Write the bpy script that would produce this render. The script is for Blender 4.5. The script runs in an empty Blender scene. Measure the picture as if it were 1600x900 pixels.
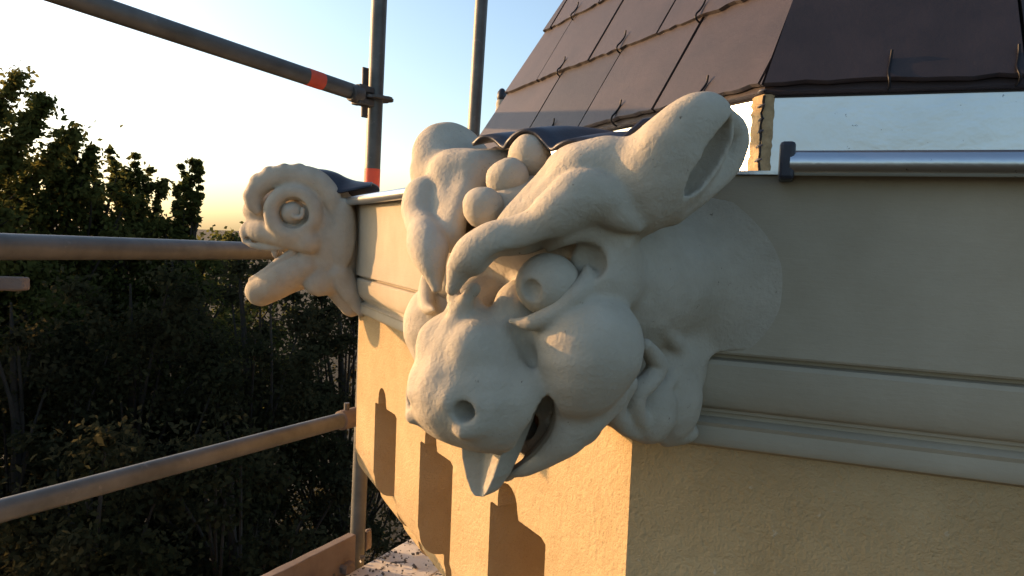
import bpy, bmesh, math, random
import numpy as np
from mathutils import Vector, Matrix
import openvdb

random.seed(7)
rng = np.random.default_rng(11)
S = bpy.context.scene
COL = S.collection

# ------------------------------------------------------------------ camera
FPX = 1150.0
PITCH = math.atan(75 / FPX)
ROLL = math.atan(0.04)
_F = np.array([0, math.cos(PITCH), -math.sin(PITCH)])
_R0 = np.array([1.0, 0, 0]); _U0 = np.array([0, math.sin(PITCH), math.cos(PITCH)])
_R = _R0 * math.cos(ROLL) + _U0 * math.sin(ROLL)
_U = _U0 * math.cos(ROLL) - _R0 * math.sin(ROLL)
cam_d = bpy.data.cameras.new('camera')
cam = bpy.data.objects.new('camera', cam_d); COL.objects.link(cam)
cam_d.sensor_width = 36; cam_d.lens = FPX / 1600 * 36
cam_d.clip_start = 0.02; cam_d.clip_end = 6000
cam.matrix_world = Matrix(((_R[0], _U[0], -_F[0], 0), (_R[1], _U[1], -_F[1], 0), (_R[2], _U[2], -_F[2], 0), (0, 0, 0, 1)))
S.camera = cam

# ------------------------------------------------------------------ world, sun, exposure
SUN_AZ, SUN_EL = -69.5, 12.5          # degrees, azimuth clockwise from +Y
W = bpy.data.worlds.new('World'); S.world = W; W.use_nodes = True
wn = W.node_tree
bgn = wn.nodes['Background']; bgn.inputs['Strength'].default_value = 0.15
sky = wn.nodes.new('ShaderNodeTexSky'); sky.sky_type = 'NISHITA'
sky.sun_disc = False
sky.sun_elevation = math.radians(SUN_EL)
sky.sun_rotation = math.radians(SUN_AZ)
sky.altitude = 50; sky.air_density = 1.0; sky.dust_density = 2.2; sky.ozone_density = 1.6
wn.links.new(sky.outputs[0], bgn.inputs['Color'])
sl = bpy.data.lights.new('sun', 'SUN'); sl.energy = 4.0; sl.angle = math.radians(0.5); sl.color = (1.0, 0.57, 0.26)
sun = bpy.data.objects.new('sun', sl); COL.objects.link(sun)
_sd = Vector((math.sin(math.radians(SUN_AZ)) * math.cos(math.radians(SUN_EL)), math.cos(math.radians(SUN_AZ)) * math.cos(math.radians(SUN_EL)), math.sin(math.radians(SUN_EL))))
sun.rotation_euler = _sd.to_track_quat('Z', 'Y').to_euler()
S.view_settings.view_transform = 'Standard'; S.view_settings.look = 'None'
S.view_settings.gamma = 1; S.view_settings.use_curve_mapping = False
S.view_settings.exposure = 1.1

# ------------------------------------------------------------------ helpers
def az(a):
    a = math.radians(a); return np.array([math.sin(a), math.cos(a), 0.0])

def ray(x, y):
    return _F + _R * (x - 800) / FPX - _U * (y - 450) / FPX

def tag(o, label=None, cat=None, group=None, kind=None):
    if label: o['label'] = label
    if cat: o['category'] = cat
    if group: o['group'] = group
    if kind: o['kind'] = kind
    return o

def empty(name, loc=(0, 0, 0), rotz=0.0):
    o = bpy.data.objects.new(name, None); COL.objects.link(o)
    o.location = loc; o.rotation_euler = (0, 0, rotz); o.empty_display_size = 0.1
    return o

def link(name, me, mat, parent=None):
    o = bpy.data.objects.new(name, me); COL.objects.link(o)
    if mat is not None and len(me.materials) == 0: me.materials.append(mat)
    if parent is not None: o.parent = parent
    return o

def mesh(name, verts, faces, mat=None, parent=None, smooth=None):
    me = bpy.data.meshes.new(name)
    me.from_pydata([tuple(map(float, v)) for v in verts], [], [tuple(f) for f in faces])
    if smooth is not None:
        me.polygons.foreach_set('use_smooth', [True] * len(me.polygons))
        me.set_sharp_from_angle(angle=math.radians(smooth))
    me.update()
    return link(name, me, mat, parent)

def fixn(o):
    bm = bmesh.new(); bm.from_mesh(o.data)
    bmesh.ops.recalc_face_normals(bm, faces=bm.faces); bm.to_mesh(o.data); bm.free()
    return o

def tube(pts, r, seg=16, caps=True):
    """verts, faces of a tube along pts (r scalar or list)."""
    pts = [Vector(p) for p in pts]; n = len(pts)
    rs = r if hasattr(r, '__len__') else [r] * n
    vs, fs = [], []
    t0 = (pts[1] - pts[0]).normalized()
    ref = Vector((0, 0, 1)) if abs(t0.z) < 0.9 else Vector((1, 0, 0))
    nrm = t0.cross(ref).normalized()
    for i in range(n):
        t = (pts[min(i + 1, n - 1)] - pts[max(i - 1, 0)]).normalized()
        nrm = (nrm - t * nrm.dot(t)).normalized(); b = t.cross(nrm)
        for k in range(seg):
            a = 2 * math.pi * k / seg
            vs.append(pts[i] + (nrm * math.cos(a) + b * math.sin(a)) * rs[i])
    for i in range(n - 1):
        for k in range(seg):
            k2 = (k + 1) % seg
            fs.append((i * seg + k, i * seg + k2, (i + 1) * seg + k2, (i + 1) * seg + k))
    if caps:
        fs.append(tuple(reversed(range(seg)))); fs.append(tuple(range((n - 1) * seg, n * seg)))
    return vs, fs

def merge(*parts):
    V, Fc = [], []
    for v, f in parts:
        o = len(V); V += list(v); Fc += [tuple(i + o for i in q) for q in f]
    return V, Fc

def boxvf(c, half, M=None):
    vs = []
    for sx in (-1, 1):
        for sy in (-1, 1):
            for sz in (-1, 1):
                p = Vector((sx * half[0], sy * half[1], sz * half[2]))
                if M is not None: p = M @ p
                vs.append(p + Vector(c))
    fs = [(0, 1, 3, 2), (4, 6, 7, 5), (0, 4, 5, 1), (2, 3, 7, 6), (0, 2, 6, 4), (1, 5, 7, 3)]
    return vs, fs

def bevel(o, w, seg=2, ang=30):
    m = o.modifiers.new('bevel', 'BEVEL'); m.width = w; m.segments = seg; m.limit_method = 'ANGLE'; m.angle_limit = math.radians(ang)
    return o

def catmull(P, n=6):
    P = [np.array(p, float) for p in P]
    P = [2 * P[0] - P[1]] + P + [2 * P[-1] - P[-2]]
    out = []
    for i in range(1, len(P) - 2):
        for k in range(n):
            t = k / n; a, b, c, d = P[i - 1], P[i], P[i + 1], P[i + 2]
            out.append(.5 * (2 * b + (c - a) * t + (2 * a - 5 * b + 4 * c - d) * t * t + (3 * b - a - 3 * c + d) * t ** 3))
    out.append(P[-2]); return out

# ------------------------------------------------------------------ materials
def new_mat(name, color, rough=.8, metal=0.0, var=None, scale=8.0, bumps=(), spec=.3, var2=None, coord='Object'):
    m = bpy.data.materials.new(name); m.use_nodes = True
    nt = m.node_tree; b = nt.nodes['Principled BSDF']
    b.inputs['Roughness'].default_value = rough; b.inputs['Metallic'].default_value = metal
    b.inputs['Specular IOR Level'].default_value = spec
    tc = nt.nodes.new('ShaderNodeTexCoord')
    col = None
    def noise(sc, det=4, rg=.6, stretch=None, dist=0.0):
        t = nt.nodes.new('ShaderNodeTexNoise'); t.inputs['Scale'].default_value = sc
        t.inputs['Detail'].default_value = det; t.inputs['Roughness'].default_value = rg; t.inputs['Distortion'].default_value = dist
        if stretch:
            mp = nt.nodes.new('ShaderNodeMapping'); mp.inputs['Scale'].default_value = stretch
            if len(stretch) > 3: pass
            nt.links.new(tc.outputs[coord], mp.inputs[0]); nt.links.new(mp.outputs[0], t.inputs[0])
        else:
            nt.links.new(tc.outputs[coord], t.inputs[0])
        return t
    if var is None:
        b.inputs['Base Color'].default_value = (*color, 1)
    else:
        t = noise(scale, 6, .62)
        r = nt.nodes.new('ShaderNodeValToRGB'); r.color_ramp.elements[0].position = .34; r.color_ramp.elements[1].position = .68
        r.color_ramp.elements[0].color = (*color, 1); r.color_ramp.elements[1].color = (*var, 1)
        nt.links.new(t.outputs[0], r.inputs[0]); col = r.outputs[0]
        if var2 is not None:       # sparse specks / stains: (colour, scale, lo, hi)
            c2, s2, lo, hi = var2[:4]
            t2 = noise(s2, 5, .7, var2[4] if len(var2) > 4 else None)
            r2 = nt.nodes.new('ShaderNodeValToRGB'); r2.color_ramp.elements[0].position = lo; r2.color_ramp.elements[1].position = hi
            r2.color_ramp.elements[0].color = (0, 0, 0, 1); r2.color_ramp.elements[1].color = (1, 1, 1, 1)
            nt.links.new(t2.outputs[0], r2.inputs[0])
            mx = nt.nodes.new('ShaderNodeMix'); mx.data_type = 'RGBA'
            nt.links.new(r2.outputs[0], mx.inputs[0]); nt.links.new(col, mx.inputs[6]); mx.inputs[7].default_value = (*c2, 1)
            col = mx.outputs[2]
        nt.links.new(col, b.inputs['Base Color'])
    prev = None
    for bp in bumps:               # (scale, strength, distance[, stretch])
        t = noise(bp[0], 5, .65, bp[3] if len(bp) > 3 else None, .2)
        n = nt.nodes.new('ShaderNodeBump'); n.inputs['Strength'].default_value = bp[1]; n.inputs['Distance'].default_value = bp[2]
        nt.links.new(t.outputs[0], n.inputs['Height'])
        if prev: nt.links.new(prev, n.inputs['Normal'])
        prev = n.outputs[0]
    if prev: nt.links.new(prev, b.inputs['Normal'])
    return m

M = {}
M['carved'] = new_mat('limewashed_carved_stone', (.375, .33, .255), .85, var=(.44, .39, .31), scale=22,
                      bumps=((240, .38, .0026), (60, .28, .005)), spec=.15, var2=((.14, .115, .085), 150, .675, .715))
M['mouth'] = new_mat('bare_terracotta_mouth', (.20, .085, .035), .9, var=(.28, .13, .06), scale=50, bumps=((120, .5, .003),))
M['smooth'] = new_mat('smooth_limewashed_render', (.335, .285, .205), .85, var=(.41, .355, .265), scale=5,
                      bumps=((140, .22, .002), (30, .15, .004, (1, 1, 6))), spec=.15)
M['rough'] = new_mat('rough_trowelled_render', (.38, .275, .145), .9, var=(.45, .34, .19), scale=7,  # base colour warmed to include light bounced up from deck and ground
                     bumps=((38, .35, .010), (120, .6, .006), (300, .6, .003)), spec=.12, var2=((.47, .40, .29), 60, .66, .74))
M['slate'] = new_mat('brown_grey_slate', (.021, .0145, .014), .5, var=(.034, .0235, .0225), scale=9,
                     bumps=((26, .25, .003), (150, .25, .001)), spec=.46, var2=((.045, .036, .032), 30, .68, .78))
def tint(m, amt):
    nt = m.node_tree; b = nt.nodes['Principled BSDF']; l = b.inputs['Base Color'].links[0]; src = l.from_socket
    oi_ = nt.nodes.new('ShaderNodeObjectInfo'); mr = nt.nodes.new('ShaderNodeMapRange'); mr.inputs[3].default_value = 1 - amt; mr.inputs[4].default_value = 1 + amt
    nt.links.new(oi_.outputs['Random'], mr.inputs[0])
    hs = nt.nodes.new('ShaderNodeHueSaturation'); nt.links.new(mr.outputs[0], hs.inputs['Value']); nt.links.new(src, hs.inputs['Color']); nt.links.new(hs.outputs[0], b.inputs['Base Color'])
tint(M['slate'], .28)
M['slateback'] = new_mat('roof_underlay', (.02, .018, .018), .9)
M['zinc'] = new_mat('zinc_sheet', (.50, .54, .57), .30, 1.0, var=(.60, .64, .67), scale=4, bumps=((7, .16, .012), (60, .10, .001)), var2=((.10, .11, .13), 85, .675, .70))
M['lead'] = new_mat('dark_lead_sheet', (.026, .028, .036), .42, .25, var=(.045, .047, .06), scale=16, bumps=((40, .3, .003),))
M['mortar'] = new_mat('sand_mortar', (.22, .155, .08), .9, var=(.36, .26, .14), scale=60, bumps=((120, .6, .003),))
M['steel'] = new_mat('weathered_galvanised_steel', (.085, .084, .076), .5, .3, var=(.145, .142, .130), scale=9, bumps=((60, .25, .001),), var2=((.17, .16, .145), 20, .62, .70))
M['steeldark'] = new_mat('dark_cast_steel', (.08, .075, .068), .55, .4, var=(.13, .12, .11), scale=30, bumps=((90, .4, .001),))
M['orange'] = new_mat('orange_marking_paint', (.75, .10, .05), .6, var=(.62, .09, .05), scale=30, bumps=((80, .3, .001),))
M['wire'] = new_mat('black_hook_wire', (.012, .011, .011), .4, .6)
M['wood'] = new_mat('weathered_board', (.13, .10, .082), .85, var=(.20, .16, .135), scale=7, bumps=((30, .5, .003, (1, 8, 8)),))
M['dusty'] = new_mat('dusty_deck_board', (.50, .47, .42), .9, var=(.62, .59, .53), scale=10, bumps=((40, .5, .004),), var2=((.06, .055, .05), 24, .57, .62))
M['bark'] = new_mat('tree_bark', (.022, .018, .013), .9, var=(.04, .03, .022), scale=6, bumps=((12, .8, .03, (1, 1, .3)),))
M['soil'] = new_mat('dark_woodland_floor', (.02, .018, .012), 1.0, var=(.03, .028, .016), scale=.8, bumps=((3, .6, .1),))

def leaf_mat(name, c1, c2):
    m = bpy.data.materials.new(name); m.use_nodes = True
    nt = m.node_tree; out = nt.nodes['Material Output']; nt.nodes.remove(nt.nodes['Principled BSDF'])
    tc = nt.nodes.new('ShaderNodeTexCoord'); t = nt.nodes.new('ShaderNodeTexNoise'); t.inputs['Scale'].default_value = .9; t.inputs['Detail'].default_value = 6
    nt.links.new(tc.outputs['Object'], t.inputs[0])
    r = nt.nodes.new('ShaderNodeValToRGB'); r.color_ramp.elements[0].position = .35; r.color_ramp.elements[1].position = .65
    r.color_ramp.elements[0].color = (*c1, 1); r.color_ramp.elements[1].color = (*c2, 1); nt.links.new(t.outputs[0], r.inputs[0])
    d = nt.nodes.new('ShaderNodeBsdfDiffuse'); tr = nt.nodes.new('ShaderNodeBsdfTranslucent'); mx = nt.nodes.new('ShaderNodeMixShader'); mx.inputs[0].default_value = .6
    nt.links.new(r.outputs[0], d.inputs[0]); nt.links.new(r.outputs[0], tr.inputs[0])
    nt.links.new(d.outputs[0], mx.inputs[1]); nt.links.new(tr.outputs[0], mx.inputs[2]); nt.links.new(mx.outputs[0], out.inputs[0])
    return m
M['leaf'] = leaf_mat('summer_foliage', (.06, .07, .02), (.125, .12, .036))
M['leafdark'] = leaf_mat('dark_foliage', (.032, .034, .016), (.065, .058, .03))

# ------------------------------------------------------------------ place geometry
L = 1.44                                   # side of the octagonal turret
aL = -25.0
dL = az(aL); dR = az(aL + 135)
_c = ray(988, 690) * .9
C0 = np.array([_c[0], _c[1], 0.0])         # near corner of the turret wall, at eye level
RC = L / 2 / math.sin(math.radians(22.5))
CEN = C0 + az(aL + 67.5) * RC
c22, t22 = math.cos(math.radians(22.5)), math.tan(math.radians(22.5))
GROUND = -11.5

def octv(k, p=0.0, z=0.0):
    """vertex k of the octagon pushed out by p (k=0 near corner, k=1 ram corner, going away)"""
    d = az(aL + 67.5 + 180 + 45 * k)
    v = CEN + d * (RC + p / c22); v[2] = z
    return v

def face_frame(k):
    """face between vertex k and k+1: origin, along, outward"""
    o = octv(k); e = octv(k + 1); al = (e - o) / np.linalg.norm(e - o)
    return o, al, np.array([-al[1], al[0], 0.0]) * 1.0

def outward(k):
    o, al, n = face_frame(k)
    if np.dot(n, o - CEN) < 0: n = -n
    return o, al, n

# ================================================================== TURRET
turret = empty('turret', (CEN[0], CEN[1], GROUND))
tag(turret, 'octagonal cream rendered stone turret with slate roof and zinc edging', 'turret')
TO = Vector((CEN[0], CEN[1], GROUND))
def TL(vs): return [Vector(v) - TO for v in vs]

def sweep(profile, ks, closed):
    vs, fs = [], []; n = len(profile)
    for k in ks:
        for p, z in profile: vs.append(octv(k, p, z))
    m = len(ks)
    for i in range(m if closed else m - 1):
        j = (i + 1) % m
        for q in range(n - 1):
            fs.append((i * n + q, j * n + q, j * n + q + 1, i * n + q + 1))
    return vs, fs

# cornice profile (outward, z)
prof = [(-.30, .082), (.024, .082), (.024, -.117), (.0225, -.1195), (.010, -.1215), (.010, -.1255), (.020, -.1275), (.0235, -.132), (.0235, -.138)]
for i in range(1, 11):
    a = math.radians(90 * i / 10)
    prof.append((.0235 - .015 * (1 - math.cos(a)), -.138 - .048 * math.sin(a)))
prof += [(.0075, -.190), (.002, -.1915), (.002, -.1965), (.008, -.1985), (.013, -.202)]
for i in range(1, 9):
    a = math.radians(-50 + 140 * i / 8)
    prof.append((.0070 + .0055 * math.cos(a - .25), -.2150 - .0150 * math.sin(a)))
prof += [(0.002, -.2335), (-.02, -.2345)]
vs, fs = sweep(prof, list(range(8)), True)
o = fixn(mesh('cornice', TL(vs), fs, M['smooth'], turret, smooth=28))

# wall faces with machicolation gaps
GT, GB = -.436, -.655
GC = [.315, .715, 1.118]
REC = .30
def gap_outline(c):
    """points of the gap head from the far jamb to the near jamb (t, z)"""
    pts = [(c + .105, GB), (c + .105, GT - .026), (c + .098, GT - .022), (c + .074, GT - .021)]
    for i in range(0, 9):
        a = math.pi * i / 8
        pts.append((c + .035 + .039 * math.cos(a), GT - .004 + .034 * math.sin(a)))
    pts += [(c - .010, GT - .016), (c - .05, GT - .014), (c - .09, GT - .012), (c - .105, GT - .018), (c - .105, GB)]
    return pts
cprof = [(0, GB)]
b0 = 0.0; z0 = GB
for stp in range(3):
    for i in range(0, 7):
        a = math.radians(90 * i / 6)
        cprof.append((b0 - .004 - .050 * (1 - math.cos(a)), z0 - .012 - .062 * math.sin(a)))
    b0 -= .054; z0 -= .074
    cprof.append((b0 - .012, z0 - .001)); b0 -= .012
    cprof.append((b0, z0 - .024)); z0 -= .024
cprof.append((-.36, z0)); cprof.append((-.36, GB))

def build_face(k, gaps=True):
    o, al, n = outward(k)
    P = lambda t, z, p=0.0: o + al * t + n * p + np.array([0, 0, z])
    bm = bmesh.new()
    if not gaps:
        vs = [bm.verts.new(P(t, z)) for t, z in ((0, -.233), (L, -.233), (L, z0), (0, z0))]
        bm.faces.new(vs)
    else:
        out = [(0, -.233), (0, GB)]
        for c in GC: out += list(reversed(gap_outline(c)))
        out += [(L, GB), (L, -.233)]
        f = bm.faces.new([bm.verts.new(P(t, z)) for t, z in out])
        r = bmesh.ops.extrude_face_region(bm, geom=[f])
        nv = [e for e in r['geom'] if isinstance(e, bmesh.types.BMVert)]
        bmesh.ops.translate(bm, vec=Vector(-n * .32), verts=nv)
        # keep only what shows
    bmesh.ops.recalc_face_normals(bm, faces=bm.faces)
    me = bpy.data.meshes.new('wall'); bm.to_mesh(me); bm.free()
    me.transform(Matrix.Translation(-TO))
    ob = link('wall', me, M['rough'], turret)
    if not gaps: return
    edges = [0.0]
    for c in GC: edges += [c - .105, c + .105]
    edges += [L]
    for i in range(0, len(edges), 2):
        ta, tb = edges[i], edges[i + 1]
        vs, fs = [], []
        m = len(cprof)
        for (p, z) in cprof:
            # mitre the corner brackets
            a = ta - (p * t22 if ta == 0 else 0); b = tb + (p * t22 if tb == L else 0)
            vs.append(P(a, z, p)); vs.append(P(b, z, p))
        for q in range(m):
            q2 = (q + 1) % m
            fs.append((2 * q, 2 * q + 1, 2 * q2 + 1, 2 * q2))
        fs.append(tuple(2 * q for q in range(m))); fs.append(tuple(2 * q + 1 for q in reversed(range(m))))
        fixn(mesh('bracket', TL(vs), fs, M['rough'], turret, smooth=35))
for k in (0, 1, 7): build_face(k)
for k in (2, 3, 4, 5, 6): build_face(k, False)
# core behind the gaps and the shaft below
vs, fs = sweep([(-REC, -.25), (-REC, -.95), (-.345, -1.05), (-.36, -1.10), (-.36, GROUND)], list(range(8)), True)
fixn(mesh('shaft', TL(vs), fs, M['rough'], turret))

# zinc: gutter sheet, upstand and drip rolls
QA = -.2957; RZ = .240
vs, fs = sweep([(.030, .0825), (.030, .0865), (QA - .004, .105), (QA - .004, .0825)], list(range(8)), True)
fixn(mesh('gutter_sheet', TL(vs), fs, M['zinc'], turret))
def roll(k, ta, tb):
    o, al, n = outward(k)
    P = lambda t, z, p: o + al * t + n * p + np.array([0, 0, z])
    pr = [(.026, .090), (.030, .104), (.036, .1075), (.041, .105), (.047, .1045)]
    for i in range(13):
        a = math.radians(100 - 230 * i / 12)
        pr.append((.050 + .0125 * math.cos(a), .0920 + .0125 * math.sin(a)))
    pr += [(.030, .0825)]
    vs, fs = [], []; m = len(pr)
    for t in (ta, tb):
        for p, z in pr: vs.append(P(t, z, p))
    for q in range(m):
        q2 = (q + 1) % m; fs.append((q, q2, m + q2, m + q))
    fs.append(tuple(range(m))); fs.append(tuple(range(2 * m - 1, m - 1, -1)))
    fixn(mesh('drip_roll', TL(vs), fs, M['zinc'], turret, smooth=50))
    e = boxvf(P(ta - .006 if ta < L / 2 else ta, .0945, .040), (.008, .020, .019), Matrix.Rotation(math.atan2(al[1], al[0]), 3, 'Z'))
    bevel(fixn(mesh('roll_end', TL(e[0]), e[1], M['lead'], turret)), .004)
o0, al0, n0 = outward(0)
roll(0, .14, L - .05)
def roll_right():
    o, al, n = outward(7)        # runs from vertex 7 to vertex 0: the near corner is at t = L
    P = lambda t, z, p: o + al * t + n * p + np.array([0, 0, z])
    roll(7, .06, L - .160)
    e = boxvf(P(L - .157, .0945, .040), (.008, .021, .020), Matrix.Rotation(math.atan2(al[1], al[0]), 3, 'Z'))
    bevel(fixn(mesh('roll_end', TL(e[0]), e[1], M['lead'], turret)), .004)
roll_right()
for k in (0, 7, 1):
    o, al, n = outward(k)
    q = -QA * t22
    def P(t, z, p): return o + al * t + n * p + np.array([0, 0, z])
    vs = [P(q, .09, QA), P(L - q, .09, QA), P(L - q, RZ - .004, QA), P(q, RZ - .004, QA)]
    vs += [v - n * .004 for v in vs]
    fs = [(0, 1, 2, 3), (7, 6, 5, 4), (0, 4, 5, 1), (1, 5, 6, 2), (2, 6, 7, 3), (3, 7, 4, 0)]
    fixn(mesh('zinc_upstand', TL(vs), fs, M['zinc'], turret))
# soldered corner seam of the upstand: crumbly sand coloured joint with stitches
cv = octv(0, QA, 0)
oi = az(aL + 67.5 + 180)
jv, jf = [], []
n_j = 22
for i in range(n_j):
    z = .10 + (RZ - .008 - .10) * i / (n_j - 1)
    for k, (s, pp) in enumerate(((-.030, .002), (-.022, .006), (-.008, .0075), (.0, .009), (.008, .006), (.012, .001))):
        dirv = al0 if s < 0 else dR
        jv.append(cv + dirv * abs(s) * (1 + .10 * random.uniform(-1, 1)) + oi * (pp + random.uniform(-.0012, .0012)) + np.array([0, 0, z]))
for i in range(n_j - 1):
    for k in range(5):
        jf.append((i * 6 + k, i * 6 + k + 1, (i + 1) * 6 + k + 1, (i + 1) * 6 + k))
seam = fixn(mesh('corner_seam', TL(jv), jf, M['mortar'], turret, smooth=60))
ck = [cv + oi * (.0105 + random.uniform(-.001, .001)) + al0 * random.uniform(-.002, .004) + np.array([0, 0, .10 + (RZ - .11) * i / 15]) for i in range(16)]
v_, f_ = tube(ck, [.0012 + .0009 * random.random() for _ in ck], 6)
mesh('crack', [Vector(p) - TO for p in v_], f_, M['wire'], seam)
for i in range(6):
    z = .135 + i * .0195 + random.uniform(-.003, .003)
    a_ = cv + al0 * random.uniform(.008, .015) + oi * .0095 + np.array([0, 0, z]); b_ = cv + dR * .003 + oi * .012 + np.array([0, 0, z + .003])
    v_, f_ = tube([a_, (a_ + b_) / 2 + oi * .003, b_], [.0012, random.uniform(.002, .0032), .0014], 8)
    so = mesh('stitch', [Vector(p) - TO for p in v_], f_, M['lead'], seam, smooth=60)

# ---------------------------------------------------------------- roof
roof = empty('roof'); roof.parent = turret
SL = math.atan2(1.894, 1.0)
LP = L + 2 * QA * t22
def roof_pt(k, t, s, h=0.0):
    o, al, n = outward(k)
    b = o + n * QA + al * (-QA * t22) + np.array([0, 0, RZ])
    up = -n * math.cos(SL) + np.array([0, 0, math.sin(SL)])
    nn = n * math.sin(SL) + np.array([0, 0, math.cos(SL)])
    return b + al * t + up * s + nn * h
HS = math.cos(SL) * t22
APEX_S = 1.6
for k in range(8):
    vs = [roof_pt(k, 0, -.012, -.004), roof_pt(k, LP, -.012, -.004), roof_pt(k, LP - HS * APEX_S, APEX_S, -.004), roof_pt(k, HS * APEX_S, APEX_S, -.004)]
    mesh('underlay', TL(vs), [(0, 1, 2, 3)], M['slateback'], roof)
EX = .208
def clip_poly(poly, f):
    out = []
    for i in range(len(poly)):
        a, b = poly[i], poly[(i + 1) % len(poly)]
        fa, fb = f(a), f(b)
        if fa >= 0: out.append(a)
        if (fa >= 0) != (fb >= 0):
            q = fa / (fa - fb); out.append((a[0] + (b[0] - a[0]) * q, a[1] + (b[1] - a[1]) * q))
    return out
def slate(k, ta, tb, sa, sb, jig=.0028):
    th = .0080 + random.uniform(-.0008, .0012)
    gap = .0026
    nb = 14
    poly = [(ta + gap + (tb - ta - 2 * gap) * i / nb, sa + random.uniform(-jig, jig)) for i in range(nb + 1)]
    ns = 5
    poly += [(tb - gap + random.uniform(-.0008, .0008), sa + (sb - sa) * i / ns) for i in range(1, ns + 1)]
    poly += [(ta + gap + random.uniform(-.0008, .0008), sb + (sa - sb) * i / ns) for i in range(0, ns)]
    over = -.004
    poly = clip_poly(poly, lambda p: p[0] - (HS * p[1] + over))
    poly = clip_poly(poly, lambda p: (LP - HS * p[1] - over) - p[0])
    if len(poly) < 3: return
    m = len(poly); tw = random.uniform(-.0012, .0012)
    def hh(p):
        q = min(1, max(0, (p[1] - sa) / (sb - sa))); return .0095 * (1 - q) + tw * (p[0] - ta) / .28
    top = [roof_pt(k, p[0], p[1], hh(p) + th) for p in poly]
    bot = [roof_pt(k, p[0], p[1], hh(p)) for p in poly]
    fs = [tuple(range(m)), tuple(reversed(range(m, 2 * m)))] + [(i, m + i, m + (i + 1) % m, (i + 1) % m) for i in range(m)]
    fixn(mesh('slate', TL(top + bot), fs, M['slate'], roof))
def hook(k, t, s, ln=.04):
    pr = [(s - .010, .004), (s - .010, .012), (s - .007, .0205), (s + .002, .0225), (s + .012, .0195), (s + ln * .7, .0185), (s + ln, .023)]
    w = [0, .0, .001, .0025, .002, .0, -.001]
    pts = catmull([roof_pt(k, t + w[i] + random.uniform(-.001, .001), a, b) for i, (a, b) in enumerate(pr)], 4)
    v, f = tube(pts, .0019, 8)
    mesh('slate_hook', [Vector(p) - TO for p in v], f, M['wire'], roof, smooth=60)
seams0 = {0: [-.05, .002, .271, .542, .818, 1.3], 1: [-.13, .143, .408, .677, .947, 1.3], 2: [-.02, .270, .540, .806, 1.07, 1.3], 3: [-.13, .143, .408, .677, .947, 1.3], 4: [-.02, .270, .540, .806, 1.3]}
for row, sm in seams0.items():
    for a, b in zip(sm[:-1], sm[1:]):
        slate(0, a, b, row * EX, (row + 1) * EX + .03)
    hk = {0: [.137, .398, .680], 1: [.276, .544, .820], 2: [.143, .408, .677, .938], 3: [.27, .54, .806]}.get(row, [])
    for t in hk: hook(0, t, row * EX)
# faces seen from other sides: (t measured from vertex k)
for k, sms in ((7, [[0, .24, .55, LP - .327, LP + .1], [-.1, .38, .70, LP - .165, LP + .1], [0, .24, .55, LP - .327, LP + .1]]), (1, [[-.1, .28, .56, .84, 1.2], [-.1, .14, .42, .7, 1.2], [-.1, .28, .56, .84, 1.2]])):
    for row, sm in enumerate(sms):
        for a, b in zip(sm[:-1], sm[1:]): slate(k, a, b, row * EX, (row + 1) * EX + .03)
for t in (LP - .163, LP - .318, LP - .52): hook(7, t, 0, .045)
# starter course edge under the first row
for k in (0, 7, 1):
    vs = [roof_pt(k, -.003, -.009, -.002), roof_pt(k, LP + .003, -.009, -.002), roof_pt(k, LP - .02, .10, -.002), roof_pt(k, .02, .10, -.002)]
    vs += [roof_pt(k, -.003, -.009, .0065), roof_pt(k, LP + .003, -.009, .0065), roof_pt(k, LP - .02, .10, .0025), roof_pt(k, .02, .10, .0025)]
    fixn(mesh('starter_slate', TL(vs), [(0, 1, 2, 3), (4, 5, 6, 7), (0, 1, 5, 4), (1, 2, 6, 5), (2, 3, 7, 6), (3, 0, 4, 7)], M['slate'], roof))

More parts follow.
